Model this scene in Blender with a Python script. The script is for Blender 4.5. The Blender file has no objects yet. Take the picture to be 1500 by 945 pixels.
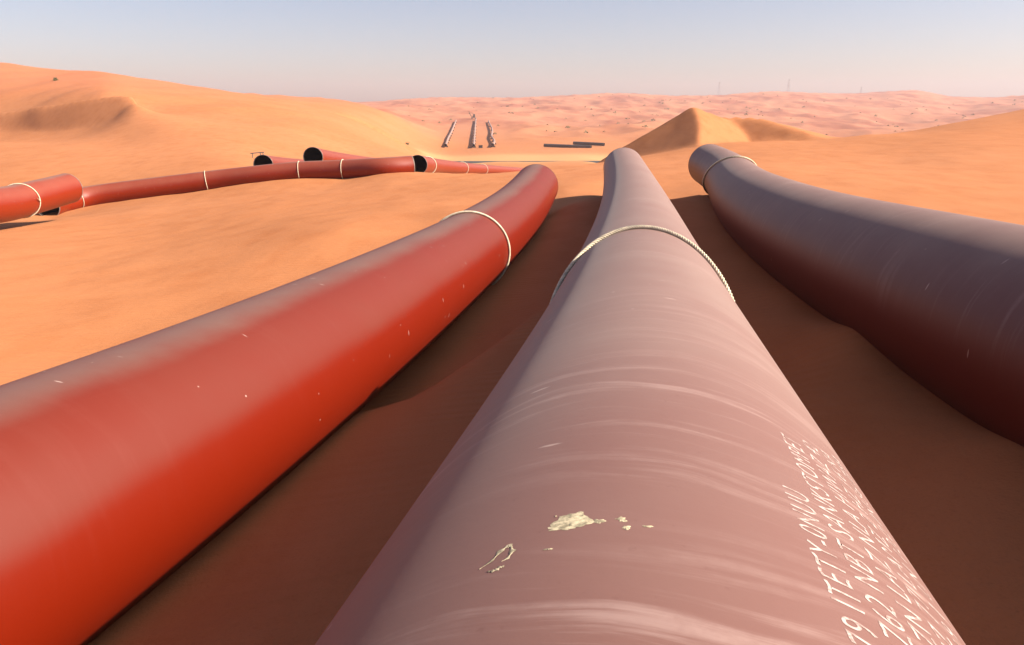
import bpy, bmesh, math, random
import numpy as np
from mathutils import Vector
random.seed(7); np.random.seed(7)
sc = bpy.context.scene
COL = sc.collection
rad = math.radians

# ------------------------------------------------------------------ camera, sky, sun, exposure
F, CX, CY, HOR, R = 1100., 750., 472.5, 160., 0.6        # focal length etc. in photo pixels; pipe radius (m)
PITCH = math.atan((CY - HOR) / F)
CAM = np.array([0., 0., 2.])
cam = bpy.data.objects.new('camera', bpy.data.cameras.new('camera'))
COL.objects.link(cam)
cam.location = CAM
cam.rotation_euler = (math.pi/2 - PITCH, 0, 0)
cam.data.sensor_width = 36.; cam.data.lens = F/1500.*36.
cam.data.clip_start = 0.05; cam.data.clip_end = 20000
sc.camera = cam
SUN_AZ, SUN_EL = -10., 36.                                 # azimuth counter-clockwise from +X
w = bpy.data.worlds.new('World'); sc.world = w; w.use_nodes = True
nt = w.node_tree
sky = nt.nodes.new('ShaderNodeTexSky'); sky.sky_type = 'NISHITA'; sky.sun_disc = False
sky.sun_elevation = rad(SUN_EL); sky.sun_rotation = rad(90 - SUN_AZ)
sky.air_density = 1.0; sky.dust_density = 2.6; sky.ozone_density = 0.0; sky.altitude = 900
bg = nt.nodes['Background']; bg.inputs['Strength'].default_value = 0.06
tint = nt.nodes.new('ShaderNodeMix'); tint.data_type = 'RGBA'; tint.blend_type = 'MULTIPLY'; tint.inputs[0].default_value = 1.
tint.inputs[7].default_value = (1.08, 1.0, 1.06, 1)      # dusty air: a touch more lavender than clean air
nt.links.new(sky.outputs[0], tint.inputs[6]); nt.links.new(tint.outputs[2], bg.inputs['Color'])
sl = bpy.data.lights.new('sun', 'SUN'); sl.energy = 5.0; sl.angle = rad(0.5); sl.color = (1., .91, .80)
so = bpy.data.objects.new('sun', sl); COL.objects.link(so)
sv = Vector((math.cos(rad(SUN_EL))*math.cos(rad(SUN_AZ)), math.cos(rad(SUN_EL))*math.sin(rad(SUN_AZ)), math.sin(rad(SUN_EL))))
so.rotation_euler = sv.to_track_quat('Z', 'Y').to_euler()
sc.view_settings.view_transform = 'Standard'; sc.view_settings.look = 'None'
sc.view_settings.exposure = 1.22; sc.view_settings.gamma = 1
sc.render.engine = 'CYCLES'
sc.cycles.volume_bounces = 1; sc.cycles.diffuse_bounces = 1

# ------------------------------------------------------------------ helpers
fw = np.array([0, math.cos(PITCH), -math.sin(PITCH)]); upv = np.array([0, math.sin(PITCH), math.cos(PITCH)]); rtv = np.array([1., 0, 0])
def at(x, y, d):
    return CAM + d*(fw + rtv*(x-CX)/F - upv*(y-CY)/F)
def link(o, parent=None):
    COL.objects.link(o)
    if parent is not None: o.parent = parent
    return o
def tag(o, label=None, cat=None, group=None, kind=None):
    if label: o['label'] = label
    if cat: o['category'] = cat
    if group: o['group'] = group
    if kind: o['kind'] = kind
    return o
def mesh_np(name, V, Fq, mat, parent=None, smooth=True, uv=None):
    me = bpy.data.meshes.new(name)
    V = np.asarray(V, np.float32); Fq = np.asarray(Fq, np.int32)
    n = Fq.shape[1]
    me.vertices.add(len(V)); me.vertices.foreach_set('co', V.ravel())
    me.loops.add(Fq.size); me.loops.foreach_set('vertex_index', Fq.ravel())
    me.polygons.add(len(Fq)); me.polygons.foreach_set('loop_start', np.arange(0, Fq.size, n, dtype=np.int32))
    me.polygons.foreach_set('loop_total', np.full(len(Fq), n, np.int32))
    me.polygons.foreach_set('use_smooth', np.full(len(Fq), smooth))
    if uv is not None:
        l = me.uv_layers.new(name='UVMap'); l.data.foreach_set('uv', np.asarray(uv, np.float32).ravel())
    me.update(calc_edges=True); me.validate()
    me.materials.append(mat)
    return link(bpy.data.objects.new(name, me), parent)
def bm_obj(name, bm, mat, parent=None, smooth=False):
    me = bpy.data.meshes.new(name); bm.to_mesh(me); bm.free()
    me.materials.append(mat)
    if smooth: me.polygons.foreach_set('use_smooth', [True]*len(me.polygons))
    return link(bpy.data.objects.new(name, me), parent)
def bspline(P, n):
    P = np.asarray(P, float); P = np.vstack([2*P[0]-P[1], P, 2*P[-1]-P[-2]])
    m = len(P)-3; t = np.linspace(0, m-1e-9, n); i = t.astype(int); u = (t-i)[:, None]
    return ((1-u)**3*P[i]+(3*u**3-6*u**2+4)*P[i+1]+(-3*u**3+3*u**2+3*u+1)*P[i+2]+u**3*P[i+3])/6
def catmull(P, n):
    P = np.asarray(P, float); P = np.vstack([2*P[0]-P[1], P, 2*P[-1]-P[-2]])
    m = len(P)-3; t = np.linspace(0, m-1e-9, n); i = t.astype(int); u = (t-i)[:, None]
    a, b, c, d = P[i], P[i+1], P[i+2], P[i+3]
    return .5*(2*b+(c-a)*u+(2*a-5*b+4*c-d)*u**2+(3*b-a-3*c+d)*u**3)
def frames(C):
    T = np.gradient(C, axis=0); T /= np.linalg.norm(T, axis=1)[:, None]
    a = np.cross(T, [0, 0, 1.]); a /= np.linalg.norm(a, axis=1)[:, None]; b = np.cross(a, T)
    s = np.r_[0, np.cumsum(np.linalg.norm(np.diff(C, axis=0), axis=1))]
    return T, a, b, s

# numpy gradient noise
_perm = np.random.permutation(256); _perm = np.r_[_perm, _perm]
_ga = np.random.rand(256)*2*np.pi; _g = np.stack([np.cos(_ga), np.sin(_ga)], 1)
def perlin(x, y):
    xi = np.floor(x).astype(int); yi = np.floor(y).astype(int); xf = x-xi; yf = y-yi
    u = xf**3*(xf*(xf*6-15)+10); v = yf**3*(yf*(yf*6-15)+10)
    def g(dx, dy):
        h = _perm[(_perm[(xi+dx) & 255]+yi+dy) & 255]; gr = _g[h]
        return gr[..., 0]*(xf-dx)+gr[..., 1]*(yf-dy)
    a = g(0, 0)+u*(g(1, 0)-g(0, 0)); b = g(0, 1)+u*(g(1, 1)-g(0, 1))
    return (a+v*(b-a))*1.4
def sstep(a, b, x):
    t = np.clip((x-a)/(b-a), 0, 1); return t*t*(3-2*t)

# ------------------------------------------------------------------ materials
def new_mat(name):
    m = bpy.data.materials.new(name); m.use_nodes = True
    t = m.node_tree; return m, t, t.nodes['Principled BSDF']
def N(t, typ, **kw):
    n = t.nodes.new(typ)
    for k, v in kw.items():
        if k.startswith('i_'):
            key = k[2:]; key = int(key) if key.isdigit() else key.replace('_', ' ')
            n.inputs[key].default_value = v
        else: setattr(n, k, v)
    return n
def mixc(t, fac, a, b, mode='MIX'):
    n = t.nodes.new('ShaderNodeMix'); n.data_type = 'RGBA'; n.blend_type = mode; n.clamp_factor = True
    for s, v in ((0, fac), (6, a), (7, b)):
        if hasattr(v, 'links') or hasattr(v, 'is_linked'): t.links.new(v, n.inputs[s])
        else: n.inputs[s].default_value = v if s == 0 else (*v, 1)
    return n.outputs[2]
def math_(t, op, a, b=0., c=None, clamp=False):
    n = t.nodes.new('ShaderNodeMath'); n.operation = op; n.use_clamp = clamp
    for i, v in enumerate((a, b, c)):
        if v is None: continue
        if hasattr(v, 'is_linked'): t.links.new(v, n.inputs[i])
        else: n.inputs[i].default_value = v
    return n.outputs[0]
def maprange(t, v, a, b, c=0., d=1., smooth=True):
    n = t.nodes.new('ShaderNodeMapRange'); n.interpolation_type = 'SMOOTHSTEP' if smooth else 'LINEAR'
    t.links.new(v, n.inputs[0])
    for i, x in enumerate((a, b, c, d)): n.inputs[i+1].default_value = x
    return n.outputs[0]
def noise(t, vec, scale, detail=3., rough=.55):
    n = N(t, 'ShaderNodeTexNoise'); n.inputs['Scale'].default_value = scale; n.inputs['Detail'].default_value = detail
    n.inputs['Roughness'].default_value = rough
    t.links.new(vec, n.inputs['Vector']); return n.outputs['Fac']
def mapping(t, vec, sc_, loc=(0, 0, 0), rot=(0, 0, 0)):
    n = N(t, 'ShaderNodeMapping'); n.inputs['Scale'].default_value = sc_; n.inputs['Location'].default_value = loc; n.inputs['Rotation'].default_value = rot
    t.links.new(vec, n.inputs['Vector']); return n.outputs[0]

def sand_material():
    m, t, b = new_mat('desert_sand')
    g = N(t, 'ShaderNodeNewGeometry'); pos = g.outputs['Position']
    n1 = noise(t, pos, .035, 4, .6); n2 = noise(t, pos, .6, 4, .6); n3 = noise(t, pos, 60., 2, .6)
    # paler graded sand on the valley floor by the road, redder sand on the far hills
    sep = N(t, 'ShaderNodeSeparateXYZ'); t.links.new(pos, sep.inputs[0])
    c = mixc(t, maprange(t, n1, .35, .65), (.42, .162, .062), (.45, .18, .074))
    c = mixc(t, math_(t, 'MULTIPLY', maprange(t, n2, .45, .75), .35), c, (.35, .118, .039))
    c = mixc(t, math_(t, 'MULTIPLY', maprange(t, n3, .5, .75), .22), c, (.24, .095, .035))
    n4 = noise(t, mapping(t, pos, (1.3, .42, 1), rot=(0, 0, .5)), 1.1, 6, .62)
    c = mixc(t, math_(t, 'MULTIPLY', maprange(t, n4, .46, .68), .30), c, (.33, .108, .034))
    c = mixc(t, math_(t, 'MULTIPLY', maprange(t, sep.outputs[2], 2.5, 9.), .6), c, (.44, .152, .075))
    far = maprange(t, sep.outputs[1], 300, 600)
    nf = noise(t, mapping(t, pos, (1, .35, 1)), .02, 5, .65)
    farc = mixc(t, maprange(t, nf, .42, .66), (.43, .18, .095), (.30, .10, .052))
    c = mixc(t, far, c, farc)
    valley = math_(t, 'MULTIPLY', maprange(t, sep.outputs[2], -9.2, -11.2), maprange(t, sep.outputs[1], 265, 235))
    c = mixc(t, math_(t, 'MULTIPLY', valley, .8), c, (.47, .28, .12))
    t.links.new(c, b.inputs['Base Color'])
    b.inputs['Roughness'].default_value = .95; b.inputs['Specular IOR Level'].default_value = .12
    # ripples close by, finer grain everywhere
    warp = noise(t, pos, 1.3, 3, .5)
    rip = N(t, 'ShaderNodeTexWave', wave_type='BANDS', bands_direction='Y'); rip.inputs['Scale'].default_value = 2.2
    rip.inputs['Distortion'].default_value = 5.; rip.inputs['Detail'].default_value = 2.; rip.inputs['Detail Scale'].default_value = .8
    t.links.new(mapping(t, pos, (.35, 1, 1), rot=(0, 0, .25)), rip.inputs['Vector'])
    h = math_(t, 'MULTIPLY', rip.outputs['Fac'], math_(t, 'MULTIPLY', maprange(t, warp, .35, .65), .012))
    h = math_(t, 'ADD', h, math_(t, 'MULTIPLY', noise(t, pos, 45., 3, .7), .008))
    h = math_(t, 'ADD', h, math_(t, 'MULTIPLY', noise(t, pos, 4., 4, .6), .012))
    bp = N(t, 'ShaderNodeBump'); bp.inputs['Strength'].default_value = .75; bp.inputs['Distance'].default_value = 1.
    t.links.new(h, bp.inputs['Height']); t.links.new(bp.outputs[0], b.inputs['Normal'])
    return m

S_NEAR = 7.0      # metres along the middle pipe where the wiped, redder stretch is
def pipe_material(name, red, chalk, lo, hi, amount, streaks=.5, gloss=.38, near_red=False, sheen=.10, cap=None, patchy=.25, spec=.5):
    """red-brown pipe coating with a chalky dust film that lies on what faces up"""
    m, t, b = new_mat(name)
    g = N(t, 'ShaderNodeNewGeometry'); uv = N(t, 'ShaderNodeUVMap', uv_map='UVMap').outputs[0]
    sep = N(t, 'ShaderNodeSeparateXYZ'); t.links.new(g.outputs['Normal'], sep.inputs[0])
    suv = N(t, 'ShaderNodeSeparateXYZ'); t.links.new(uv, suv.inputs[0])
    blot = noise(t, uv, 1.4, 5, .62); fine = noise(t, uv, 38., 3, .7)
    nz = math_(t, 'ADD', sep.outputs[2], math_(t, 'MULTIPLY', math_(t, 'SUBTRACT', blot, .5), patchy))
    dust = math_(t, 'MULTIPLY', maprange(t, nz, lo, hi), amount)
    # wipe marks running round the pipe
    wv = N(t, 'ShaderNodeVectorMath', operation='MULTIPLY_ADD'); nn = N(t, 'ShaderNodeTexNoise'); nn.inputs['Scale'].default_value = 1.6; nn.inputs['Detail'].default_value = 2.
    t.links.new(uv, nn.inputs['Vector']); t.links.new(nn.outputs['Color'], wv.inputs[0]); wv.inputs[1].default_value = (.16, .05, 0); t.links.new(uv, wv.inputs[2]); wuv = wv.outputs[0]
    st = noise(t, mapping(t, wuv, (9., .55, 1)), 1.6, 6, .68)
    st2 = noise(t, mapping(t, wuv, (42., .9, 1), loc=(3, 1, 0)), 1., 4, .65)
    region = maprange(t, noise(t, mapping(t, uv, (1.6, .35, 1)), 1., 2, .5), .36, .62)
    if near_red:
        region = math_(t, 'MULTIPLY', region, maprange(t, suv.outputs[0], S_NEAR+1.3, S_NEAR+.2, .16, .5))
        dust = math_(t, 'MULTIPLY', dust, maprange(t, suv.outputs[0], S_NEAR-.2, S_NEAR+2.0, .52, 1.))
    sm = math_(t, 'MULTIPLY', math_(t, 'MULTIPLY', maprange(t, st, .49, .66), region), streaks)
    sm = math_(t, 'ADD', sm, math_(t, 'MULTIPLY', math_(t, 'MULTIPLY', maprange(t, st2, .58, .8), region), streaks*.8))
    sm = math_(t, 'MULTIPLY', sm, maprange(t, noise(t, uv, 7., 5, .7), .3, .62, .45, 1.1))
    dustv = math_(t, 'MULTIPLY', dust, maprange(t, blot, .25, .75, .8, 1.08))
    c = mixc(t, dustv, red, chalk)
    if cap:        # greyer towards the crown
        c = mixc(t, math_(t, 'MULTIPLY', maprange(t, nz, .89, 1.04), .75), c, cap)
    c = mixc(t, math_(t, 'MULTIPLY', sm, maprange(t, sep.outputs[2], -.2, .5), clamp=True), c, tuple(min(1, x*1.5+.05) for x in chalk))
    c = mixc(t, math_(t, 'MULTIPLY', maprange(t, fine, .62, .8), .25), c, tuple(x*.6 for x in red))
    # hairline scratches and nicks
    v = N(t, 'ShaderNodeTexVoronoi', feature='F1'); v.inputs['Scale'].default_value = 1.; v.inputs['Randomness'].default_value = 1.
    t.links.new(mapping(t, uv, (9., 2.2, 1), rot=(0, 0, .25)), v.inputs['Vector'])
    scr = maprange(t, v.outputs['Distance'], .07, .03)
    v2 = N(t, 'ShaderNodeTexVoronoi', feature='F1'); v2.inputs['Scale'].default_value = 5.5
    t.links.new(uv, v2.inputs['Vector'])
    nick = math_(t, 'MULTIPLY', maprange(t, v2.outputs['Distance'], .045, .02), maprange(t, noise(t, uv, .9, 2), .42, .55))
    c = mixc(t, math_(t, 'MULTIPLY', math_(t, 'MAXIMUM', scr, nick), .6), c, (.5, .36, .3))
    t.links.new(c, b.inputs['Base Color'])
    t.links.new(maprange(t, dustv, 0, 1, gloss, .62, smooth=False), b.inputs['Roughness'])
    b.inputs['Specular IOR Level'].default_value = spec
    b.inputs['Sheen Weight'].default_value = sheen; b.inputs['Sheen Roughness'].default_value = .35; b.inputs['Sheen Tint'].default_value = (.9, .86, .8, 1)
    bp = N(t, 'ShaderNodeBump'); bp.inputs['Strength'].default_value = .12; bp.inputs['Distance'].default_value = .01
    t.links.new(math_(t, 'ADD', math_(t, 'MULTIPLY', fine, .25), math_(t, 'MULTIPLY', blot, .8)), bp.inputs['Height']); t.links.new(bp.outputs[0], b.inputs['Normal'])
    return m
def plain(name, colr, rough=.8, var=.25, scale=8., metal=0.):
    m, t, b = new_mat(name)
    co = N(t, 'ShaderNodeTexCoord').outputs['Object']
    n = noise(t, co, scale, 4, .6)
    t.links.new(mixc(t, maprange(t, n, .3, .7), tuple(x*(1-var) for x in colr), tuple(min(1, x*(1+var)) for x in colr)), b.inputs['Base Color'])
    b.inputs['Roughness'].default_value = rough; b.inputs['Metallic'].default_value = metal
    b.inputs['Specular IOR Level'].default_value = .3
    return m
M_SAND = sand_material()
M_MID = pipe_material('chalked_red_coating', (.145, .034, .021), (.24, .152, .123), -.25, .65, .92, 1.15, .42, near_red=True, sheen=.03, spec=.33)
M_LEFT = pipe_material('red_coating', (.155, .0085, .0006), (.14, .024, .012), .27, .50, .75, .05, .42, sheen=.0, spec=.3, cap=(.17, .115, .088), patchy=.09)
M_RIGHT = pipe_material('dusty_red_coating', (.095, .013, .008), (.225, .136, .108), .25, .95, .95, .22, .48, sheen=.02, spec=.28)
M_FAR = pipe_material('red_coating_with_light_dust', (.20, .015, .0015), (.235, .058, .032), .0, .6, .8, .05, .40, sheen=.0, spec=.35, cap=(.22, .145, .105), patchy=.1)
M_IN = plain('black_pipe_inside', (.012, .009, .008), .8)  # near-black tone over the whole bore
M_STEEL = plain('bare_bevelled_steel', (.22, .165, .135), .55, .3, 14., .3)
M_ROPE = plain('cream_rope_fibre', (.60, .51, .36), .9, .22, 22.)
M_PAINT = None

# ------------------------------------------------------------------ pipe runs (centre lines)
MID = [(-0.9, -6.2, 1.5), (-0.322, -1.925, 1.114), (0.429, 2.206, 0.749), (1.116, 6.364, 0.502), (1.771, 10.541, 0.35), (2.365, 14.737, 0.258), (2.898, 18.951, 0.234), (3.379, 23.18, 0.29)]
LEFT = [(-4.1, -5.6, .82), (-3.32, -2.4, .6), (-2.607, 0.841, 0.375), (-1.92, 4.12, 0.16), (-1.326, 7.431, 0.015), (-0.759, 10.759, -0.101), (-0.215, 14.098, -0.157), (0.27, 17.45, -0.14), (0.666, 20.819, -0.037)]
RIGHT = [(2.1, -5.2, 1.26), (2.36, -2.6, 1.11), (2.62, 0., .96), (2.88, 2.8, .81), (3.15, 5.48, .676), (3.413, 8.046, .537), (3.729, 10.589, .473), (4.133, 13.095, .415), (4.657, 15.555, .377), (5.212, 17.987, .363), (5.642, 20.423, .369), (5.881, 22.879, .405)]
C_MID, C_LEFT, C_RIGHT = bspline(MID, 700), bspline(LEFT, 700), bspline(RIGHT, 700)
C_A1 = catmull([at(-190, 330, 19.5), at(-90, 309, 22.5), at(2, 300, 26), at(52, 288.5, 28.3), at(99, 276, 30.6)], 260)
C_A2 = catmull([at(70, 304, 39.8), at(93, 297, 41.4), at(150, 285.5, 43.0), at(300, 266.5, 44), at(380, 257.5, 44), at(440, 252, 44), at(505, 249.5, 43.6), at(560, 246.5, 43), at(604, 243.5, 43.6)], 400)
C_A3 = catmull([at(612, 241.3, 46.8), at(626, 242.5, 54), at(646, 244.3, 63), at(680, 247, 76), at(715, 249, 92), at(765, 251.2, 125)], 600)
C_A4 = catmull([at(458.5, 230, 45.8), at(480, 233.5, 52), at(510, 237, 60), at(550, 241, 71), at(600, 244.5, 90)], 400)
C_A5 = catmull([at(385.5, 241, 47.0), at(404, 242.5, 52), at(440, 244.5, 60), at(500, 247, 72)], 300)

# ------------------------------------------------------------------ terrain
ctl = []
def px(*pts):
    for x, y, d in pts: ctl.append(at(x, y, d))
def xyz(*pts):
    for p in pts: ctl.append(np.array(p, float))
for C, lift, y0, y1 in ((C_MID, .10, -5, 20.5), (C_LEFT, .08, -5, 18.5), (C_RIGHT, .16, -4, 20)):
    for k in range(0, 700, 35):
        c = C[k]
        if y0 < c[1] < y1: xyz((c[0], c[1], c[2]-R+lift))
for c, dz in ((C_MID[-1], -.28), (C_LEFT[-1], -.22), (C_RIGHT[-1], -.22)):
    xyz((c[0], c[1], c[2]-R+dz), (c[0]+.1, c[1]-1.2, c[2]-R+dz+.08), (c[0], c[1]+1.5, c[2]-R+dz-.02))
for k in range(60, 700, 55):                      # gaps between the three pipes
    m = C_MID[k]
    l = C_LEFT[np.abs(C_LEFT[:, 1]-m[1]).argmin()]; r = C_RIGHT[np.abs(C_RIGHT[:, 1]-m[1]).argmin()]
    if m[1] < 20:
        q = (m+l)/2; xyz((q[0], m[1], q[2]-R+.10))
        q = (m+r)/2; xyz((q[0], m[1], q[2]-R+.10))
        xyz((r[0]-.5, m[1], r[2]-R+.15+.2*math.exp(-((m[1]-4.5)/2.)**2)))
        xyz((r[0]+1.1, m[1], r[2]-R+.1), (r[0]+3, m[1], r[2]-R+.0))
        xyz((l[0]-1.0, m[1], l[2]-R+.05), (l[0]-3, m[1], l[2]-R-.1))
px((100, 480, 10), (0, 400, 15), (0, 345, 23), (200, 343, 24), (300, 400, 14.5), (500, 340, 17.5), (400, 300, 30), (500, 300, 27), (600, 300, 24), (700, 270, 32), (600, 270, 36), (200, 308, 34),
   (40, 328, 30), (90, 320, 33), (-150, 352, 24), (-300, 340, 26), (-150, 320, 32))
px((110, 304, 42.5), (200, 291, 43.5), (300, 279, 44), (380, 267, 43.5), (440, 263.5, 43), (505, 263.5, 42.5), (560, 255.5, 42), (604, 254.5, 41.5), (40, 317, 39), (70, 320.5, 39.2), (92, 312, 40.6), (-60, 318, 40))
px((633, 254, 43), (677, 256.5, 43), (707, 254.5, 44), (751, 252.5, 45), (800, 246, 47), (830, 243, 48), (860, 241.5, 48))
for k in range(60, 600, 90):
    c = C_A3[k]; xyz((c[0], c[1], c[2]-.5), (c[0]+2.5, c[1]+1, c[2]-.75))
for C in (C_A4, C_A5):
    for k in (30, 120, 220): c = C[k]; xyz((c[0], c[1], c[2]-.55))
px((840, 300, 20.2), (850, 270, 26), (780, 262, 33), (850, 255, 34), (950, 300, 21), (985, 290, 23))
# valley with the road, far plain
for xx in (350, 640, 720, 800, 870):
    if xx > 600: px((xx, 240, 168), (xx, 235, 200), (xx, 228, 236), (xx, 220, 268))
xyz((-3, 100, -6.9), (5, 100, -6.9), (12, 120, -8.6), (-6, 130, -8.9))
px((700, 217, 285), (700, 200, 400), (700, 180, 520), (700, 165, 700), (700, 155, 900), (700, 144, 1250), (780, 200, 390), (640, 200, 390), (640, 180, 520), (870, 207, 330), (900, 185, 480), (900, 160, 800), (900, 138, 1250), (820, 165, 700),
   (800, 143, 1250), (620, 145, 1250), (560, 151, 1150), (1040, 141, 1250), (1120, 136, 1250), (1200, 139, 1250), (1250, 195, 500), (1250, 170, 750), (1250, 141, 1250), (1340, 134, 1300), (1500, 141, 1250), (1400, 160, 900), (1400, 180, 600), (1650, 141, 1250), (1100, 190, 500), (1100, 165, 800))
# left hill
px((580, 226, 115), (520, 225, 105), (250, 243, 58), (350, 238, 58), (450, 205, 100), (350, 205, 82), (300, 180, 100), (250, 150, 135), (200, 126, 165), (150, 108, 190), (0, 96, 200), (80, 109, 190), (250, 124, 200), (310, 131, 220), (400, 144, 260), (450, 148, 290), (510, 151, 330),
   (500, 180, 150), (560, 190, 205), (560, 166, 320), (600, 213, 240), (-150, 90, 200), (-400, 80, 210), (-150, 200, 100), (-150, 260, 60),
   (100, 215, 78), (0, 250, 60), (0, 215, 82), (180, 205, 85), (210, 165, 115), (260, 190, 88))
px((0, 204, 118), (70, 198, 113), (130, 189, 109), (170, 172, 108), (200, 152, 112), (-150, 207, 128), (0, 209, 100),
   (0, 150, 150), (80, 140, 142), (150, 134, 135), (100, 120, 168))
px((50, 125, 330), (250, 140, 420), (400, 150, 600), (100, 148, 1000), (300, 150, 1200))
# right foreground and its crest, ground in front of the star dune
px((1300, 280, 20.5), (1400, 300, 18), (1500, 322, 15.5), (1300, 240, 32), (1300, 211, 45), (1300, 200, 52), (1270, 198, 57), (1340, 194, 58), (1400, 230, 32), (1400, 200, 45), (1395, 182, 60), (1500, 250, 26), (1500, 200, 42), (1500, 161, 66), (1650, 130, 70), (1650, 250, 25), (1650, 200, 40),
   (1150, 230, 38), (1100, 221, 46), (1000, 246, 33), (1000, 232, 45), (930, 236, 47), (1200, 207, 55), (1140, 207, 56), (1040, 212, 55))
xyz((22, 95, -5), (30, 130, -9), (40, 120, -7.5), (55, 100, -1.5), (60, 150, -9), (90, 200, -11), (25, 200, -12), (-10, 230, -12), (70, 300, -12))
# behind and beside the camera
for ang in range(100, 441-0, 20):
    a = rad(ang)                              # 0 = +Y clockwise
    dx, dy = math.sin(a), math.cos(a)
    if 50 < ang % 360 < 310:
        for r_, z_ in ((9, .2+.03*(dx*6)), (25, .6), (70, 1.5), (200, 3), (700, 10), (1500, 14)): xyz((dx*r_, dy*r_, z_))
for ang in range(0, 360, 15):
    a = rad(ang); xyz((math.sin(a)*2000, math.cos(a)*2000, 12), (math.sin(a)*2600, math.cos(a)*2600, 4))
ctl = np.array(ctl)
def warp(x, y):
    r = np.hypot(x, y)+1e-6; k = np.log1p(r/7.)/r
    return x*k, y*k
def hs(r): return 1+r/22.
cu, cv = warp(ctl[:, 0], ctl[:, 1]); cr = np.hypot(ctl[:, 0], ctl[:, 1])
def tps(d2): return .5*d2*np.log(d2+1e-12)
n_ = len(ctl)
A = np.zeros((n_+3, n_+3)); A[:n_, :n_] = tps((cu[:, None]-cu)**2+(cv[:, None]-cv)**2)+np.eye(n_)*2e-4
A[:n_, n_] = A[n_, :n_] = 1; A[:n_, n_+1] = A[n_+1, :n_] = cu; A[:n_, n_+2] = A[n_+2, :n_] = cv
Wt = np.linalg.solve(A, np.r_[ctl[:, 2]/hs(cr), 0, 0, 0])
_sp = catmull([at(*q) for q in ((-160, 184, 142), (0, 166, 131), (60, 156, 125), (110, 148, 120.5), (155, 142, 117), (180, 140.5, 115), (194, 143, 114), (199, 150, 113), (201, 158, 112.5))], 80)
SLIP = np.c_[np.arctan2(_sp[:, 0], _sp[:, 1]), np.hypot(_sp[:, 0], _sp[:, 1]), _sp[:, 2]]
PK = at(1015, 156, 65); PK2 = at(1060, 171.5, 68)
ROAD_Z = 2-74.5/1100*200
def height(x, y):
    x = np.asarray(x, float); y = np.asarray(y, float); shp = x.shape; x = x.ravel(); y = y.ravel()
    u, v = warp(x, y); r = np.hypot(x, y); z = np.empty_like(x)
    for i in range(0, len(x), 20000):
        s = slice(i, i+20000)
        z[s] = tps((u[s, None]-cu)**2+(v[s, None]-cv)**2)@Wt[:n_]+Wt[n_]+Wt[n_+1]*u[s]+Wt[n_+2]*v[s]
    z *= hs(r)
    # sand crest between the left and the middle pipe: the ground drops behind it
    yr = np.interp(x, [-1.6, -1.13, -.82, -.63, -.32, -.1, .15, .9, 1.6], [5.3, 5.5, 5.6, 5.9, 6.63, 7.15, 7.78, 9.5, 11])
    gap = sstep(-1.9, -1.2, x)*sstep(1.7, .9, x)
    d = y-yr
    z += gap*(.05*np.exp(-(d/1.2)**2)*(d < 0)+(.05*np.exp(-d/.25)-.16*sstep(0, .9, d)*sstep(6, 1.5, d))*(d >= 0))
    # dune on the left hill whose steep slip face looks towards the camera
    th = np.arctan2(x, y)
    ok = (th > SLIP[0, 0]-.25) & (th < SLIP[-1, 0]) & (y > 0) & (r < 220)
    Dc = np.interp(th, SLIP[:, 0], SLIP[:, 1]); Zc = np.interp(th, SLIP[:, 0], SLIP[:, 2])
    slip = np.where(r < Dc, Zc-.36*(Dc-r), Zc-.10*(r-Dc))
    z = np.where(ok, np.maximum(z, slip), z)
    # star dune ahead
    X, Y = x-PK[0], y-PK[1]; near = (np.abs(X) < 60) & (np.abs(Y) < 60)
    Xw = X+.010*np.where(Y < 0, Y*Y, 0)*sstep(0, -6, Y)+.25*perlin(x/5., y/5.)
    def smin(L, k): return -k*np.log(np.clip(sum(np.exp(np.clip(-a_/k, -300, 300)) for a_ in L), 1e-300, None))
    p1 = smin([.60*Xw+.22*Y, -.45*Xw+.30*Y, .60*Xw-.38*Y, -.10*Xw-.5*Y], .12)+.14
    X2, Y2 = x-PK2[0], y-PK2[1]
    Yc = Y2+.03*X2*X2*(X2 > 0)-.0*X2
    p2 = smin([.42*X2+.36*Yc, -.47*X2-.36*Yc, .7*X2-.2*Y2, -.20*X2+.12*Y2+.7], .09)+.1
    dune = np.maximum(PK[2]+p1, PK2[2]+p2)
    hh = np.clip(.5+.5*(dune-z)/.5, 0, 1)
    sm = z*(1-hh)+dune*hh+.5*hh*(1-hh)*.5
    z = np.where(near, sm, z)
    # broken dune fields
    f = sstep(240, 520, r)*sstep(0, 30, np.maximum(y, -x))
    f = f*(1-sstep(-58, -40, x)*sstep(12, -6, x)*sstep(230, 260, y)*sstep(640, 560, y))
    a1 = 1-np.abs(perlin(x/95.+3, y/130.+1)); a2 = 1-np.abs(perlin(x/38.+9, y/55.)); a3 = perlin(x/15., y/24.+5)
    z += f*(6.*(a1-.75)+3.4*(a2-.72)+1.1*a3)*sstep(2500, 1500, r)
    h = sstep(70, 130, r)*(1-f)*sstep(-5, -60, x)
    h = h*(1-sstep(SLIP[-1, 0]+.05, SLIP[-1, 0]-.03, np.arctan2(x, y))*sstep(150, 138, r)*(y > 0))
    z += h*(.45*(1-np.abs(perlin(x/26.+2, y/34.))-.75)+.35*perlin(x/9., y/13.+4))
    z += sstep(6, 20, r)*sstep(300, 60, r)*(.055*perlin(x/7., y/9.)+.022*perlin(x/2.2, y/3.))+.02*perlin(x/1.1, y/1.4)
    yc_ = 203+.03*x
    wr = np.exp(-((y-yc_)/10.)**4)*sstep(-45, -28, x)*sstep(90, 60, x)
    z = z*(1-wr)+wr*ROAD_Z
    return z.reshape(shp)
def hz(x, y): return float(height(np.array([x]), np.array([y]))[0])
az = np.unique(np.r_[np.arange(-42, 42, .12), np.arange(42, 318, 1.5)])*np.pi/180
rr = [.25]
while rr[-1] < 2600: rr.append(rr[-1]*1.0118)
rr = np.array(rr)
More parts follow.
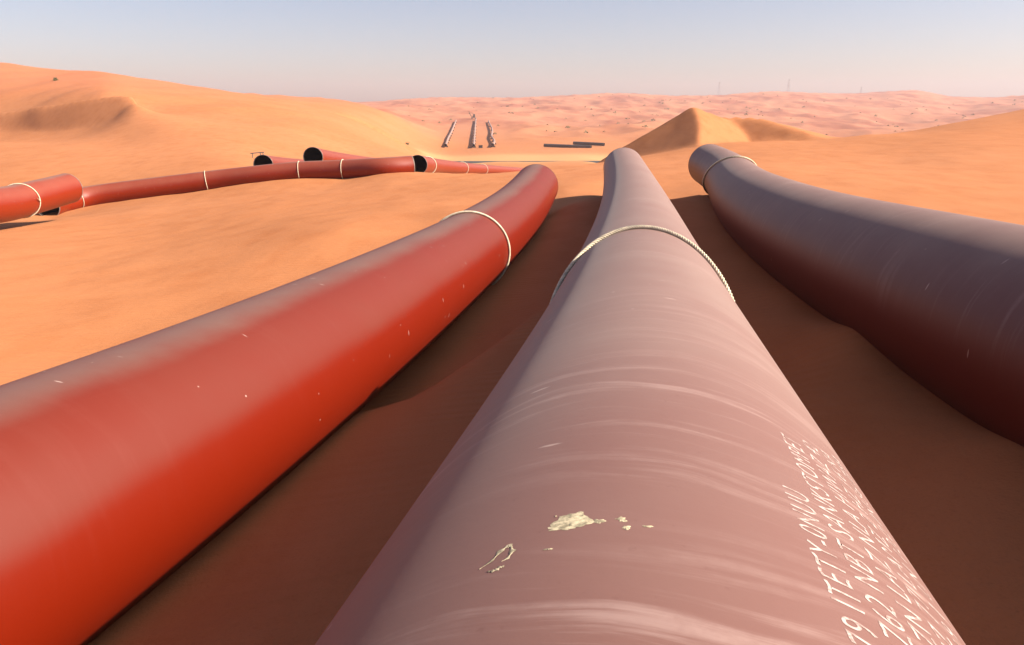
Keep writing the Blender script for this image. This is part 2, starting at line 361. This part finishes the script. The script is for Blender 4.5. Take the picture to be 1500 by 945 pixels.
AZ, RR = np.meshgrid(az, rr)
GX, GY = np.sin(AZ)*RR, np.cos(AZ)*RR
GZ = height(GX, GY)
na, nr = len(az), len(rr)
V = np.c_[GX.ravel(), GY.ravel(), GZ.ravel()]
ii, jj = np.meshgrid(np.arange(nr-1), np.arange(na), indexing='ij')
j2 = (jj+1) % na
Q = np.stack([ii*na+jj, ii*na+j2, (ii+1)*na+j2, (ii+1)*na+jj], -1).reshape(-1, 4)[:, ::-1]
ground = mesh_np('desert_ground', V, Q, M_SAND)
tag(ground, 'orange desert sand with dunes rising to far pinkish hills', 'sand', kind='structure')

# road across the valley floor
M_ROAD = plain('weathered_asphalt', (.05, .05, .048), .9, .15, .5)
xs = np.linspace(-19.5, 75, 120); prof = [(-3.6, -.2), (-3.0, .16), (3.0, .16), (3.6, -.2)]
yc = 203+.03*xs
base = height(xs, yc)
base = np.minimum(base, ROAD_Z)
V = np.concatenate([np.c_[xs, yc+o, base+h] for o, h in prof]); n = len(xs)
Q = [(k*n+i, k*n+i+1, (k+1)*n+i+1, (k+1)*n+i) for k in range(3) for i in range(n-1)]
tag(mesh_np('road', V, Q, M_ROAD, smooth=False), 'narrow dark asphalt road crossing the pale valley floor', 'road', kind='structure')

# ------------------------------------------------------------------ pipes
def tube(name, C, mat, r=R, seg=96, wall=.024, parent=None, label=None, group=None, inner=True, cat='pipe', collar=.014):
    """open steel pipe: outer skin + inner skin, with bevelled steel rings as end parts"""
    T, a, b, s = frames(C); n = len(C)
    ph = np.linspace(np.pi, 3*np.pi, seg+1)     # seam underneath
    def skin(rad_):
        return C[:, None]+rad_*(np.sin(ph)[None, :, None]*a[:, None]+np.cos(ph)[None, :, None]*b[:, None])
    V = skin(r).reshape(-1, 3); m = seg+1
    i, j = np.meshgrid(np.arange(n-1), np.arange(seg), indexing='ij')
    Q = np.stack([i*m+j, i*m+j+1, (i+1)*m+j+1, (i+1)*m+j], -1).reshape(-1, 4)
    uvp = np.stack(np.broadcast_arrays(s[:, None], (ph*r)[None, :]), -1).reshape(-1, 2)
    o = mesh_np(name, V, Q[:, ::-1], mat, parent, uv=uvp[Q[:, ::-1].ravel()])
    if cat: tag(o, label, cat, group)
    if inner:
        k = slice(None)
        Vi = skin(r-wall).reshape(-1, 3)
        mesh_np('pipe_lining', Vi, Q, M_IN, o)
        for e, q in ((0, -1), (n-1, 1)):
            Vr = []
            for rad_, off in ((r+.003, -collar), (r+.003, -.002), (r-.006, .006), (r-wall-.002, .006), (r-wall-.002, -.02)):
                Vr.append(C[e]+T[e]*q*off+rad_*(np.sin(ph)[:-1, None]*a[e]+np.cos(ph)[:-1, None]*b[e]))
            Vr = np.concatenate(Vr)
            Qr = [(k_*seg+j_, k_*seg+(j_+1) % seg, (k_+1)*seg+(j_+1) % seg, (k_+1)*seg+j_) for k_ in range(4) for j_ in range(seg)]
            mesh_np('bevelled_end', Vr, Qr, M_STEEL, o, smooth=False)
    return o
G_MAIN = None
pipe_mid = tube('steel_pipe', C_MID, M_MID, label='chalky pink-grey pipe running straight ahead, with white stencilled lettering', seg=160)
pipe_left = tube('steel_pipe', C_LEFT, M_LEFT, label='big bright red pipe on the left of the three nearest pipes, smooth and glossy', seg=160)
pipe_right = tube('steel_pipe', C_RIGHT, M_RIGHT, label='big dusty pipe on the right with its dark red flank in shade', seg=160)
tube('steel_pipe', C_A1, M_FAR, collar=.05, label='red pipe jutting in at the left edge with a rope near its end')
tube('steel_pipe', C_A2, M_FAR, collar=.05, label='long red pipe half sunk in sand across the middle distance, tied with pale ropes')
tube('steel_pipe', C_A3, M_FAR, collar=.05, label='red pipe tapering away rightward, its dark mouth at the end of the long pipe')
tube('steel_pipe', C_A4, M_FAR, collar=.05, label='red pipe behind the long pipe whose round black mouth stands highest')
tube('steel_pipe', C_A5, M_FAR, collar=.05, label='red pipe behind the long pipe, leftmost and lower of the two black mouths there')

# ------------------------------------------------------------------ ropes tied round the pipes
def rope(C, a0, b0=0., c0=0., r=.0145, label='', twisted=True, tail=None, wob=.0):
    T, a, b, s = frames(C)
    n = 420 if twisted else 96
    ph = np.linspace(0, 2*np.pi, n, endpoint=False)
    ss = a0+b0*np.cos(ph)+c0*np.sin(ph)+wob*np.sin(3*ph+1)
    def interp(Z): return np.stack([np.interp(ss, s, Z[:, k]) for k in range(3)], 1)
    Cc, A_, B_ = interp(C), interp(a), interp(b)
    rd = (np.sin(ph)[:, None]*A_+np.cos(ph)[:, None]*B_); rd /= np.linalg.norm(rd, axis=1)[:, None]
    P = Cc+(R+r*.92)*rd
    tg = np.roll(P, -1, 0)-np.roll(P, 1, 0); tg /= np.linalg.norm(tg, axis=1)[:, None]
    sd = np.cross(tg, rd)
    V = []; Q = []
    strands = 3 if twisted else 1; seg = 8
    turns = 70
    for k in range(strands):
        if twisted:
            th = ph*turns+k*2*np.pi/3; cen = P+r*.5*(np.cos(th)[:, None]*rd+np.sin(th)[:, None]*sd); rs = r*.6
        else: cen = P; rs = r
        v0 = sum(len(x) for x in V)
        q = np.linspace(0, 2*np.pi, seg, endpoint=False)
        V.append((cen[:, None]+rs*(np.cos(q)[None, :, None]*rd[:, None]+np.sin(q)[None, :, None]*sd[:, None])).reshape(-1, 3))
        Q += [(v0+i*seg+j, v0+i*seg+(j+1) % seg, v0+((i+1) % n)*seg+(j+1) % seg, v0+((i+1) % n)*seg+j) for i in range(n) for j in range(seg)]
    o = mesh_np('rope', np.concatenate(V), Q, M_ROPE)
    tag(o, label, 'rope', 'ropes tied round the pipes')
    if tail is not None:                     # loose end sticking out from the knot
        k0 = int(tail/360*n); p0 = P[k0]; t0 = tg[k0]
        L = catmull([p0, p0+rd[k0]*.03+sd[k0]*.12-t0*.05, p0+rd[k0]*.05+sd[k0]*.24-t0*.16+np.array([0, 0, -.02])], 10)
        Tt, aa, bb, _ = frames(L); q = np.linspace(0, 2*np.pi, 8, endpoint=False)
        Vt = (L[:, None]+r*(np.cos(q)[None, :, None]*aa[:, None]+np.sin(q)[None, :, None]*bb[:, None])).reshape(-1, 3)
        Qt = [(i*8+j, i*8+(j+1) % 8, (i+1)*8+(j+1) % 8, (i+1)*8+j) for i in range(9) for j in range(8)]
        mesh_np('loose_end', Vt, Qt, M_ROPE, o)
    return o
def arc_of(C, p):        # arc length of the point of a centre line nearest to a pixel column/row
    v = C-CAM; z = v@fw; P = np.stack([CX+F*(v@rtv)/z, CY-F*(v@upv)/z], 1)
    return frames(C)[3][np.linalg.norm(P-np.array(p), axis=1).argmin()]
S_MID0 = frames(C_MID)[3][np.abs(C_MID[:, 1]+1.925).argmin()]      # arc length where the measured stretch starts
S_LEFT0 = frames(C_LEFT)[3][np.abs(C_LEFT[:, 1]-.841).argmin()]
S_RIGHT0 = frames(C_RIGHT)[3][np.abs(C_RIGHT[:, 1]-12.467).argmin()]+.3
rope(C_MID, S_MID0+6.62, .83, -.06, label='thick twisted cream rope looped over the middle pipe')
rope(C_LEFT, S_LEFT0+10.68, .0, .12, r=.018, twisted=False, label='cream rope tied round the far part of the near left red pipe')
rope(C_RIGHT, S_RIGHT0+5.9, -1.54, .06, r=.02, label='thin pale rope near the far end of the near right pipe')
rope(C_A1, arc_of(C_A1, (30, 294)), 0., .12, r=.020, twisted=False, tail=95, label='pale rope with a loose end on the pipe at the left edge')
for x, lab in ((111, 'pale rope on the long red pipe just behind the jutting pipe end'), (304, 'pale rope alone on the plain left half of the long red pipe'),
               (443, 'pale rope on the long red pipe just below the highest black mouth'), (507, 'rightmost pale rope on the long red pipe, right of the black mouths')):
    rope(C_A2, arc_of(C_A2, (x-3, 250 if x > 300 else 290)), 0, .1, r=.020, twisted=False, label=lab)
for x, lab in ((626, 'pale rope close to the mouth of the tapering red pipe'), (677, 'pale rope halfway along the tapering red pipe'), (707, 'faint pale rope furthest down the tapering red pipe')):
    rope(C_A3, arc_of(C_A3, (x, 245)), 0, .1, r=.03, twisted=False, label=lab)

# ------------------------------------------------------------------ lettering and chips on the middle pipe
def paint_material():
    m, t, b = new_mat('worn_white_stencil_paint')
    co = N(t, 'ShaderNodeTexCoord').outputs['Object']
    n = noise(t, co, 60., 4, .7)
    t.links.new(mixc(t, maprange(t, n, .42, .64), (.46, .36, .315), (.25, .15, .12)), b.inputs['Base Color'])
    b.inputs['Roughness'].default_value = .8
    return m
M_PAINT = paint_material()
Tm, am, bmn, sm_ = frames(C_MID)
def on_mid(s, phi, off):
    g = lambda Z: np.stack([np.interp(s, sm_, Z[:, k]) for k in range(3)], -1)
    d = np.sin(phi)[..., None]*g(am)+np.cos(phi)[..., None]*g(bmn)
    return g(C_MID)+(R+np.broadcast_to(off, np.shape(s)))[..., None]*d
def letters(txt, s0, phi0, size, adv, squeeze=.75):
    cu_ = bpy.data.curves.new('lettering', 'FONT'); cu_.body = txt; cu_.size = size*1.38; cu_.resolution_u = 3; cu_.space_character = 1.12; cu_.offset = -.0003
    tmp = bpy.data.objects.new('lettering', cu_); COL.objects.link(tmp)
    bpy.context.view_layer.update()
    me = bpy.data.meshes.new_from_object(tmp.evaluated_get(bpy.context.evaluated_depsgraph_get()))
    bpy.data.objects.remove(tmp); bpy.data.curves.remove(cu_)
    bq = bmesh.new(); bq.from_mesh(me); bmesh.ops.triangulate(bq, faces=bq.faces[:])
    for _ in range(3):
        lim = size*.14; es = [e for e in bq.edges if e.calc_length() > lim]
        if es: bmesh.ops.subdivide_edges(bq, edges=es, cuts=1); bmesh.ops.triangulate(bq, faces=[f for f in bq.faces if len(f.verts) > 3])
    bmesh.ops.remove_doubles(bq, verts=bq.verts[:], dist=1e-6); bq.to_mesh(me); bq.free()
    co = np.empty(len(me.vertices)*3, np.float32); me.vertices.foreach_get('co', co); co = co.reshape(-1, 3)
    ln = co[:, 0].max()
    s = s0+co[:, 0]/ln*adv
    jit = .0012*np.sin(co[:, 0]*90)+.0008*np.sin(co[:, 0]*230+2)
    phi = phi0-(co[:, 1]+jit)/R
    P = on_mid(s, phi, .0003)
    me.vertices.foreach_set('co', P.astype(np.float32).ravel()); me.update()
    me.name = 'stencil_lettering'; me.materials.append(M_PAINT)
    return link(bpy.data.objects.new('stencil_lettering', me), pipe_mid)
dg = np.radians
letters('106.79 ITETY-0NUU', S_MID0+2.55, dg(24.6), .046, .535)
letters('HA-57 Z62 NBT SANKSTOMPET', S_MID0+2.52, dg(30.2), .046, .90)
letters('PO 4502 ZN LAZ NLA HIWAZ 42', S_MID0+2.50, dg(35.8), .044, .98)
letters('N 1402 UZ 77 LAMZ 2 HZ 16 NA', S_MID0+2.55, dg(41.0), .041, .98)
letters('42 WT 19.1 LN 12.2 IN 56 ZMA', S_MID0+2.65, dg(46.2), .038, .95)
M_CHIP = plain('pale_dried_splash', (.42, .35, .22), .9, .5, 95.)
def splat(s, phi, w, h, seed, name='dried_splash', rag=.35):
    rnd = random.Random(seed); n = 30
    cen = np.array([[s, phi]])
    ring = []
    ph0 = [rnd.random()*6.28 for _ in range(4)]
    for k in range(n):
        t = 2*math.pi*k/n
        q = 1+rag*(.5*math.sin(2*t+ph0[0])+.4*math.sin(3*t+ph0[1])+.35*math.sin(5*t+ph0[2])+.25*math.sin(9*t+ph0[3]))
        ring.append((s+h*q*math.sin(t), phi+w*q*math.cos(t)/R))
    ring = np.array(ring)
    pts = np.concatenate([cen, cen+(ring-cen)*.6, ring])
    offs = np.r_[.0010, np.full(n, .0009)+np.array([rnd.uniform(-.0004, .0006) for _ in range(n)]), np.full(n, .0002)]
    P = on_mid(pts[:, 0], pts[:, 1], offs)
    F3 = [(0, 1+k, 1+(k+1) % n) for k in range(n)]
    F3 += [(1+k, 1+n+k, 1+n+(k+1) % n) for k in range(n)]+[(1+k, 1+n+(k+1) % n, 1+(k+1) % n) for k in range(n)]
    return mesh_np(name, P, F3, M_CHIP, pipe_mid, smooth=True)
o = splat(S_MID0+2.832, dg(-10.2), .023, .026, 3); o['label'] = 'largest pale crusty splash on top of the pipe'
splat(S_MID0+2.812, dg(-11.6), .017, .007, 9, rag=.5)
splat(S_MID0+2.826, dg(-6.7), .007, .007, 4); splat(S_MID0+2.832, dg(-3.9), .007, .006, 5, rag=.6); splat(S_MID0+2.808, dg(-3.2), .006, .005, 6)
splat(S_MID0+2.815, dg(-.6), .006, .0025, 8)
def smear(pts, seed):            # thin crusty trail along a curve on the pipe
    rnd = random.Random(seed); L = catmull([(a_, dg(b_)*R, 0) for a_, b_ in pts], 40)
    T_ = np.gradient(L, axis=0); T_ /= np.linalg.norm(T_, axis=1)[:, None]; nn_ = np.c_[-T_[:, 1], T_[:, 0]]
    wd = np.array([.0022*(1+.9*math.sin(k*.9+seed)+.7*rnd.random()) for k in range(40)]).clip(.0008)*np.sin(np.linspace(.12, 3.02, 40))
    rows = []
    for o_, h_ in ((-1, .0003), (-.4, .0007), (.4, .0007), (1, .0003)):
        q = L[:, :2]+nn_*(wd*o_*np.array([rnd.uniform(.7, 1.3) for _ in range(40)]))[:, None]
        rows.append(on_mid(S_MID0+q[:, 0], q[:, 1]/R, h_+.0003*np.array([rnd.random() for _ in range(40)])))
    Fq = [(k*40+i_, k*40+i_+1, (k+1)*40+i_+1, (k+1)*40+i_) for k in range(3) for i_ in range(39)]
    mesh_np('dried_splash', np.concatenate(rows), Fq, M_CHIP, pipe_mid)
smear([(2.733, -20.8), (2.750, -19.5), (2.772, -18.7), (2.781, -17.8), (2.766, -17.2), (2.748, -17.4), (2.741, -18.1)], 3)
smear([(2.722, -19.6), (2.721, -18.6), (2.727, -17.9), (2.725, -17.5)], 5)
splat(S_MID0+2.755, dg(-12.4), .005, .0018, 21, rag=.5); splat(S_MID0+2.85, dg(-12.6), .0016, .0012, 22); splat(S_MID0+2.845, dg(-8.9), .0014, .001, 23)

# ------------------------------------------------------------------ far valley: pipe strings on skids, dark pipes, small things
M_PALE = plain('pale_dusty_pipe_coating', (.30, .19, .15), .7, .2, .3)
M_DARK = plain('dark_coated_pipe', (.055, .045, .042), .6, .3, .3)
M_WOOD = plain('weathered_skid_timber', (.09, .065, .045), .9, .3, 3.)
def bx(bm, c, s, rz=0.):
    r = bmesh.ops.create_cube(bm, size=1.)
    for v in r['verts']:
        x, y, z = v.co.x*s[0], v.co.y*s[1], v.co.z*s[2]
        v.co = (c[0]+x*math.cos(rz)-y*math.sin(rz), c[1]+x*math.sin(rz)+y*math.cos(rz), c[2]+z)
def bar(bm, p, q, th):
    p, q = Vector(p), Vector(q); d = q-p
    r = bmesh.ops.create_cube(bm, size=1.); rot = d.to_track_quat('Z', 'Y')
    for v in r['verts']:
        v.co = (p+q)/2+rot@Vector((v.co.x*th, v.co.y*th, v.co.z*d.length))
bm = bmesh.new(); bx(bm, (0, 0, .35), (1.7, .4, .5)); bx(bm, (0, .0, .72), (1.4, .36, .24)); bx(bm, (-.48, 0, .88), (.14, .3, .09)); bx(bm, (.48, 0, .88), (.14, .3, .09))
skid0 = bm_obj('timber_skid', bm, M_WOOD)
first = [True]
def string(pts, lab, gap_every=0, wig=0.):
    pl = np.array([at(*p) for p in pts]); C = catmull(pl, 120); rs = .5
    C[:, 0] += wig*np.sin(np.linspace(0, 11, 120))
    C[:, 2] = np.array(height(C[:, 0], C[:, 1]))
    k = np.ones(41)/41; C[:, 2] = np.maximum(np.convolve(np.pad(C[:, 2], 20, mode='reflect', reflect_type='odd'), k, 'valid'), C[:, 2]-.9)+.62+rs
    tube('pipeline_string', C, M_PALE, r=rs, seg=20, label=lab, inner=False, cat='pipeline')
    tot = frames(C)[3][-1]
    for q in np.linspace(2, 117, int(tot/26)):
        i = int(q); T = C[min(i+1, 119)]-C[max(i-1, 0)]
        if first[0]: s = skid0; first[0] = False
        else: s = skid0.copy(); COL.objects.link(s)
        s.location = (C[i, 0], C[i, 1], C[i, 2]-rs-.62-.22); s.rotation_euler.z = -math.atan2(T[0], T[1])
        tag(s, 'dark timber skid carrying the %s' % lab.split(' on ')[0], 'skid', 'timber skids under the far pipelines')
string([(653, 217, 285), (658, 203, 380), (663, 191, 450), (668, 178, 535)], 'leftmost far pipeline string leaning right on the valley side')
string([(694, 217, 285), (695, 203, 380), (696, 190, 455), (697, 176, 545)], 'straight middle far pipeline string on the valley side')
string([(722, 217, 285), (722, 206, 360), (720, 196, 425), (717, 180, 525)], 'wavy rightmost far pipeline string on the valley side', wig=.55)
def flat_pipe(p, q, lab, lift=.75):
    C = catmull([p, (p+q)/2, q], 30); C[:, 2] = height(C[:, 0], C[:, 1]).mean()+lift+np.linspace(0, -.3, 30)
    tube('steel_pipe', C, M_DARK, r=.62, seg=24, label=lab)
flat_pipe(at(797, 217, 287), at(866, 219.5, 280), 'dark pipe lying flat on the valley floor, longer and in front of its neighbour')
flat_pipe(at(840, 214, 296), at(885, 215.5, 290), 'dark pipe lying flat on the valley floor, partly behind another one and the dune', 1.2)

def ground_obj(name, x, y, d, label, cat, group=None):
    p = at(x, y, d); o = bpy.data.objects.new(name, None); COL.objects.link(o)
    o.location = (p[0], p[1], hz(p[0], p[1])); o.empty_display_size = .3
    return tag(o, label, cat, group)
# tracked side-boom machine at the head of the middle string
pl_ = ground_obj('pipelayer', 694, 173, 560, 'tiny dark tracked machine with a raised boom at the top of the middle far pipeline', 'machine')
M_MACH = plain('dark_machine_paint', (.10, .085, .07), .6, .2, 1.)
for sx in (-1, 1):
    bm = bmesh.new(); bx(bm, (sx*1.3, 0, .55), (.7, 4.2, 1.1)); bmesh.ops.bevel(bm, geom=bm.edges[:], offset=.25, segments=2); bm_obj('track', bm, M_MACH, pl_)
bm = bmesh.new(); bx(bm, (0, .3, 1.6), (2.0, 3.2, 1.2)); bmesh.ops.bevel(bm, geom=bm.edges[:], offset=.12, segments=2); bm_obj('body', bm, M_MACH, pl_)
bm = bmesh.new(); bx(bm, (.3, -.6, 2.9), (1.5, 1.5, 1.5)); bmesh.ops.bevel(bm, geom=bm.edges[:], offset=.1, segments=2); bm_obj('cab', bm, M_MACH, pl_)
bm = bmesh.new(); bar(bm, (-1.5, -.7, 1.2), (-3.6, 0, 5.6), .28); bar(bm, (-1.5, .9, 1.2), (-3.6, 0, 5.6), .28); bar(bm, (-3.6, 0, 5.6), (.2, .8, 3.6), .12); bm_obj('boom', bm, M_MACH, pl_)
# dark crate near the foot of the strings
cr_ = ground_obj('crate', 704, 217.5, 285, 'small dark crate on the sand between the feet of two far pipelines', 'crate')
bm = bmesh.new(); bx(bm, (0, 0, .5), (1.5, 1.2, .9)); bmesh.ops.bevel(bm, geom=bm.edges[:], offset=.04, segments=1); bm_obj('box', bm, M_DARK, cr_)
bm = bmesh.new(); bx(bm, (0, 0, 1.0), (1.6, 1.3, .1)); bm_obj('lid', bm, M_WOOD, cr_)
bm = bmesh.new(); bx(bm, (-.5, 0, .03), (.15, 1.3, .1)); bx(bm, (.5, 0, .03), (.15, 1.3, .1)); bm_obj('runner', bm, M_WOOD, cr_)
# grey timber trestle on the slope above the two mouths
M_GREY = plain('grey_bleached_wood', (.17, .15, .13), .9, .25, 6.)
tr_ = ground_obj('trestle', 377, 222, 66, 'small grey wooden trestle on the sand above the lower black pipe mouth', 'trestle')
bm = bmesh.new(); bar(bm, (-.62, 0, .50), (.58, .05, .60), .09); bm_obj('crossbar', bm, M_GREY, tr_)
for x0 in (.28, .52):
    bm = bmesh.new(); bar(bm, (x0, .02, -.1), (x0-.05, .02, .56), .07); bm_obj('leg', bm, M_GREY, tr_)
bm = bmesh.new(); bar(bm, (-.5, 0, -.1), (-.45, 0, .5), .06); bm_obj('leg', bm, M_GREY, tr_)

# shrubs and scrub
def leaf_mat(name, c): return plain(name, c, .8, .35, 3.)
M_SHRUB = leaf_mat('dry_green_leaves', (.16, .15, .055)); M_TWIG = leaf_mat('dry_twig', (.12, .085, .05))
def clump(V, Fc, c, rx, rz, n, ls, rnd):
    for _ in range(n):
        t = rnd.uniform(0, 6.283); q = rnd.random()**.5; h = rnd.random()
        p = np.array([c[0]+rx*q*math.cos(t)*(1-.5*h*h), c[1]+rx*q*math.sin(t)*(1-.5*h*h), c[2]+rz*h*(1-.35*q)])
        u = np.array([rnd.gauss(0, 1) for _ in range(3)]); u /= np.linalg.norm(u); v = np.cross(u, [rnd.gauss(0, 1) for _ in range(3)]); v /= np.linalg.norm(v)+1e-6
        l = ls*rnd.uniform(.6, 1.3); k = len(V)
        V += [p-u*l, p+v*l*.35, p+u*l, p-v*l*.35]; Fc.append((k, k+1, k+2, k+3))
def shrub(x, y, d, rx, rz, label, seed, n=420):
    o = ground_obj('desert_shrub', x, y, d, label, 'shrub')
    rnd = random.Random(seed); V, Fc = [], []
    for k in range(5):
        t = rnd.uniform(0, 6.28); q = rx*.55*rnd.random(); clump(V, Fc, (q*math.cos(t), q*math.sin(t)*.7, 0), rx*.6, rz*rnd.uniform(.6, 1.), n//5, rx*.11, rnd)
    mesh_np('foliage', V, Fc, M_SHRUB, o, smooth=False)
    bm = bmesh.new()
    for k in range(9):
        t = rnd.uniform(0, 6.28); bar(bm, (0, 0, -.1), (rx*.6*math.cos(t), rx*.6*math.sin(t), rz*.8), .03*rx)
    bm_obj('stem', bm, M_TWIG, o)
shrub(82, 121, 171, 1.0, .9, 'single olive green shrub high on the left dune below its skyline', 3)
shrub(597, 213, 232, 1.1, 1.0, 'small olive shrub by the pale sand mound left of the far pipelines', 5)
# scattered scrub on the far hills, too many to tell apart
rnd = random.Random(11); V, Fc = [], []
for k in range(260):
    r_ = rnd.uniform(420, 1250); a_ = rad(rnd.uniform(-12, 36))
    if rnd.random() > sstep(-14, 16, math.degrees(a_)) + .25: continue
    x_, y_ = r_*math.sin(a_), r_*math.cos(a_); s_ = rnd.uniform(.8, 2.0)
    clump(V, Fc, (x_, y_, hz(x_, y_)-.1), s_, s_*.9, 22, s_*.4, rnd)
tag(mesh_np('desert_scrub', V, Fc, M_SHRUB, smooth=False), 'sparse dark scrub dotted over the far pinkish hills', 'scrub', kind='stuff')
# power pylons beyond the skyline
M_PYL = plain('galvanised_lattice', (.28, .28, .29), .6, .1, 1., .4)
PYL = [None]
def pylon(x, ytop, d, label):
    p = at(x, ytop, d); H = 42.
    if PYL[0] is None:
        o = bpy.data.objects.new('power_pylon', None); COL.objects.link(o); PYL[0] = o
        bm = bmesh.new()
        for sx in (-1, 1):
            for sy in (-1, 1):
                bar(bm, (sx*3.2, sy*3.2, 0), (sx*.5, sy*.5, H), .15)
        for k in range(9):
            z0, z1 = H*k/9, H*(k+1)/9; w0, w1 = 3.2-2.7*k/9, 3.2-2.7*(k+1)/9
            for sy in (-1, 1):
                bar(bm, (-w0, sy*w0, z0), (w1, sy*w1, z1), .1); bar(bm, (w0, sy*w0, z0), (-w1, sy*w1, z1), .1)
        bm_obj('lattice_mast', bm, M_PYL, o)
        for z0, wd in ((.74, 6.5), (.84, 5.), (.94, 4.)):
            bm = bmesh.new(); bar(bm, (-wd, 0, H*z0), (wd, 0, H*z0), .22); bar(bm, (-wd, 0, H*z0), (0, 0, H*z0+2.2), .1); bar(bm, (wd, 0, H*z0), (0, 0, H*z0+2.2), .1); bm_obj('cross_arm', bm, M_PYL, o)
    else:
        o = PYL[0].copy(); COL.objects.link(o)
        for ch in list(PYL[0].children):
            c = ch.copy(); COL.objects.link(c); c.parent = o
    o.location = (p[0], p[1], min(p[2]-H, hz(p[0], p[1]))); o.rotation_euler.z = .5
    tag(o, label, 'pylon', 'power pylons on the skyline')
pylon(1054, 120, 1480, 'faint power pylon on the skyline just right of the pointed dune')
pylon(1156, 116, 1420, 'faint tallest power pylon, the middle one of those on the skyline')
pylon(1262, 127, 1560, 'faint power pylon left of the reddish hilltop on the right skyline')
# dry grass tufts behind the left pipe
def tuft(x, y, d, label, seed):
    o = None; rnd = random.Random(seed); p = at(x, y, d); z = hz(p[0], p[1]); V, Fc = [], []
    for k in range(26):
        t = rnd.uniform(0, 6.28); L = rnd.uniform(.12, .3); ln = rnd.uniform(.02, .12); k0 = len(V)
        bx_, by_ = p[0]+rnd.gauss(0, .04), p[1]+rnd.gauss(0, .04)
        V += [(bx_-.004, by_, z-.03), (bx_+.004, by_, z-.03), (bx_+ln*math.cos(t), by_+ln*math.sin(t), z+L)]; Fc.append((k0, k0+1, k0+2))
    tag(mesh_np('dry_grass_tuft', V, Fc, M_TWIG, smooth=False), label, 'grass tuft')

# ------------------------------------------------------------------ desert haze
bm = bmesh.new(); bx(bm, (0, 0, 30), (5400, 5400, 110))
mh = bpy.data.materials.new('desert_haze'); mh.use_nodes = True; t = mh.node_tree; t.nodes.clear()
out = t.nodes.new('ShaderNodeOutputMaterial'); pv = t.nodes.new('ShaderNodeVolumePrincipled')
pv.inputs['Color'].default_value = (.66, .62, .68, 1); pv.inputs['Density'].default_value = .00030; pv.inputs['Anisotropy'].default_value = .2
t.links.new(pv.outputs[0], out.inputs['Volume'])
hzo = bm_obj('haze', bm, mh); tag(hzo, 'pale warm desert haze over the far dunes', 'haze', kind='stuff')
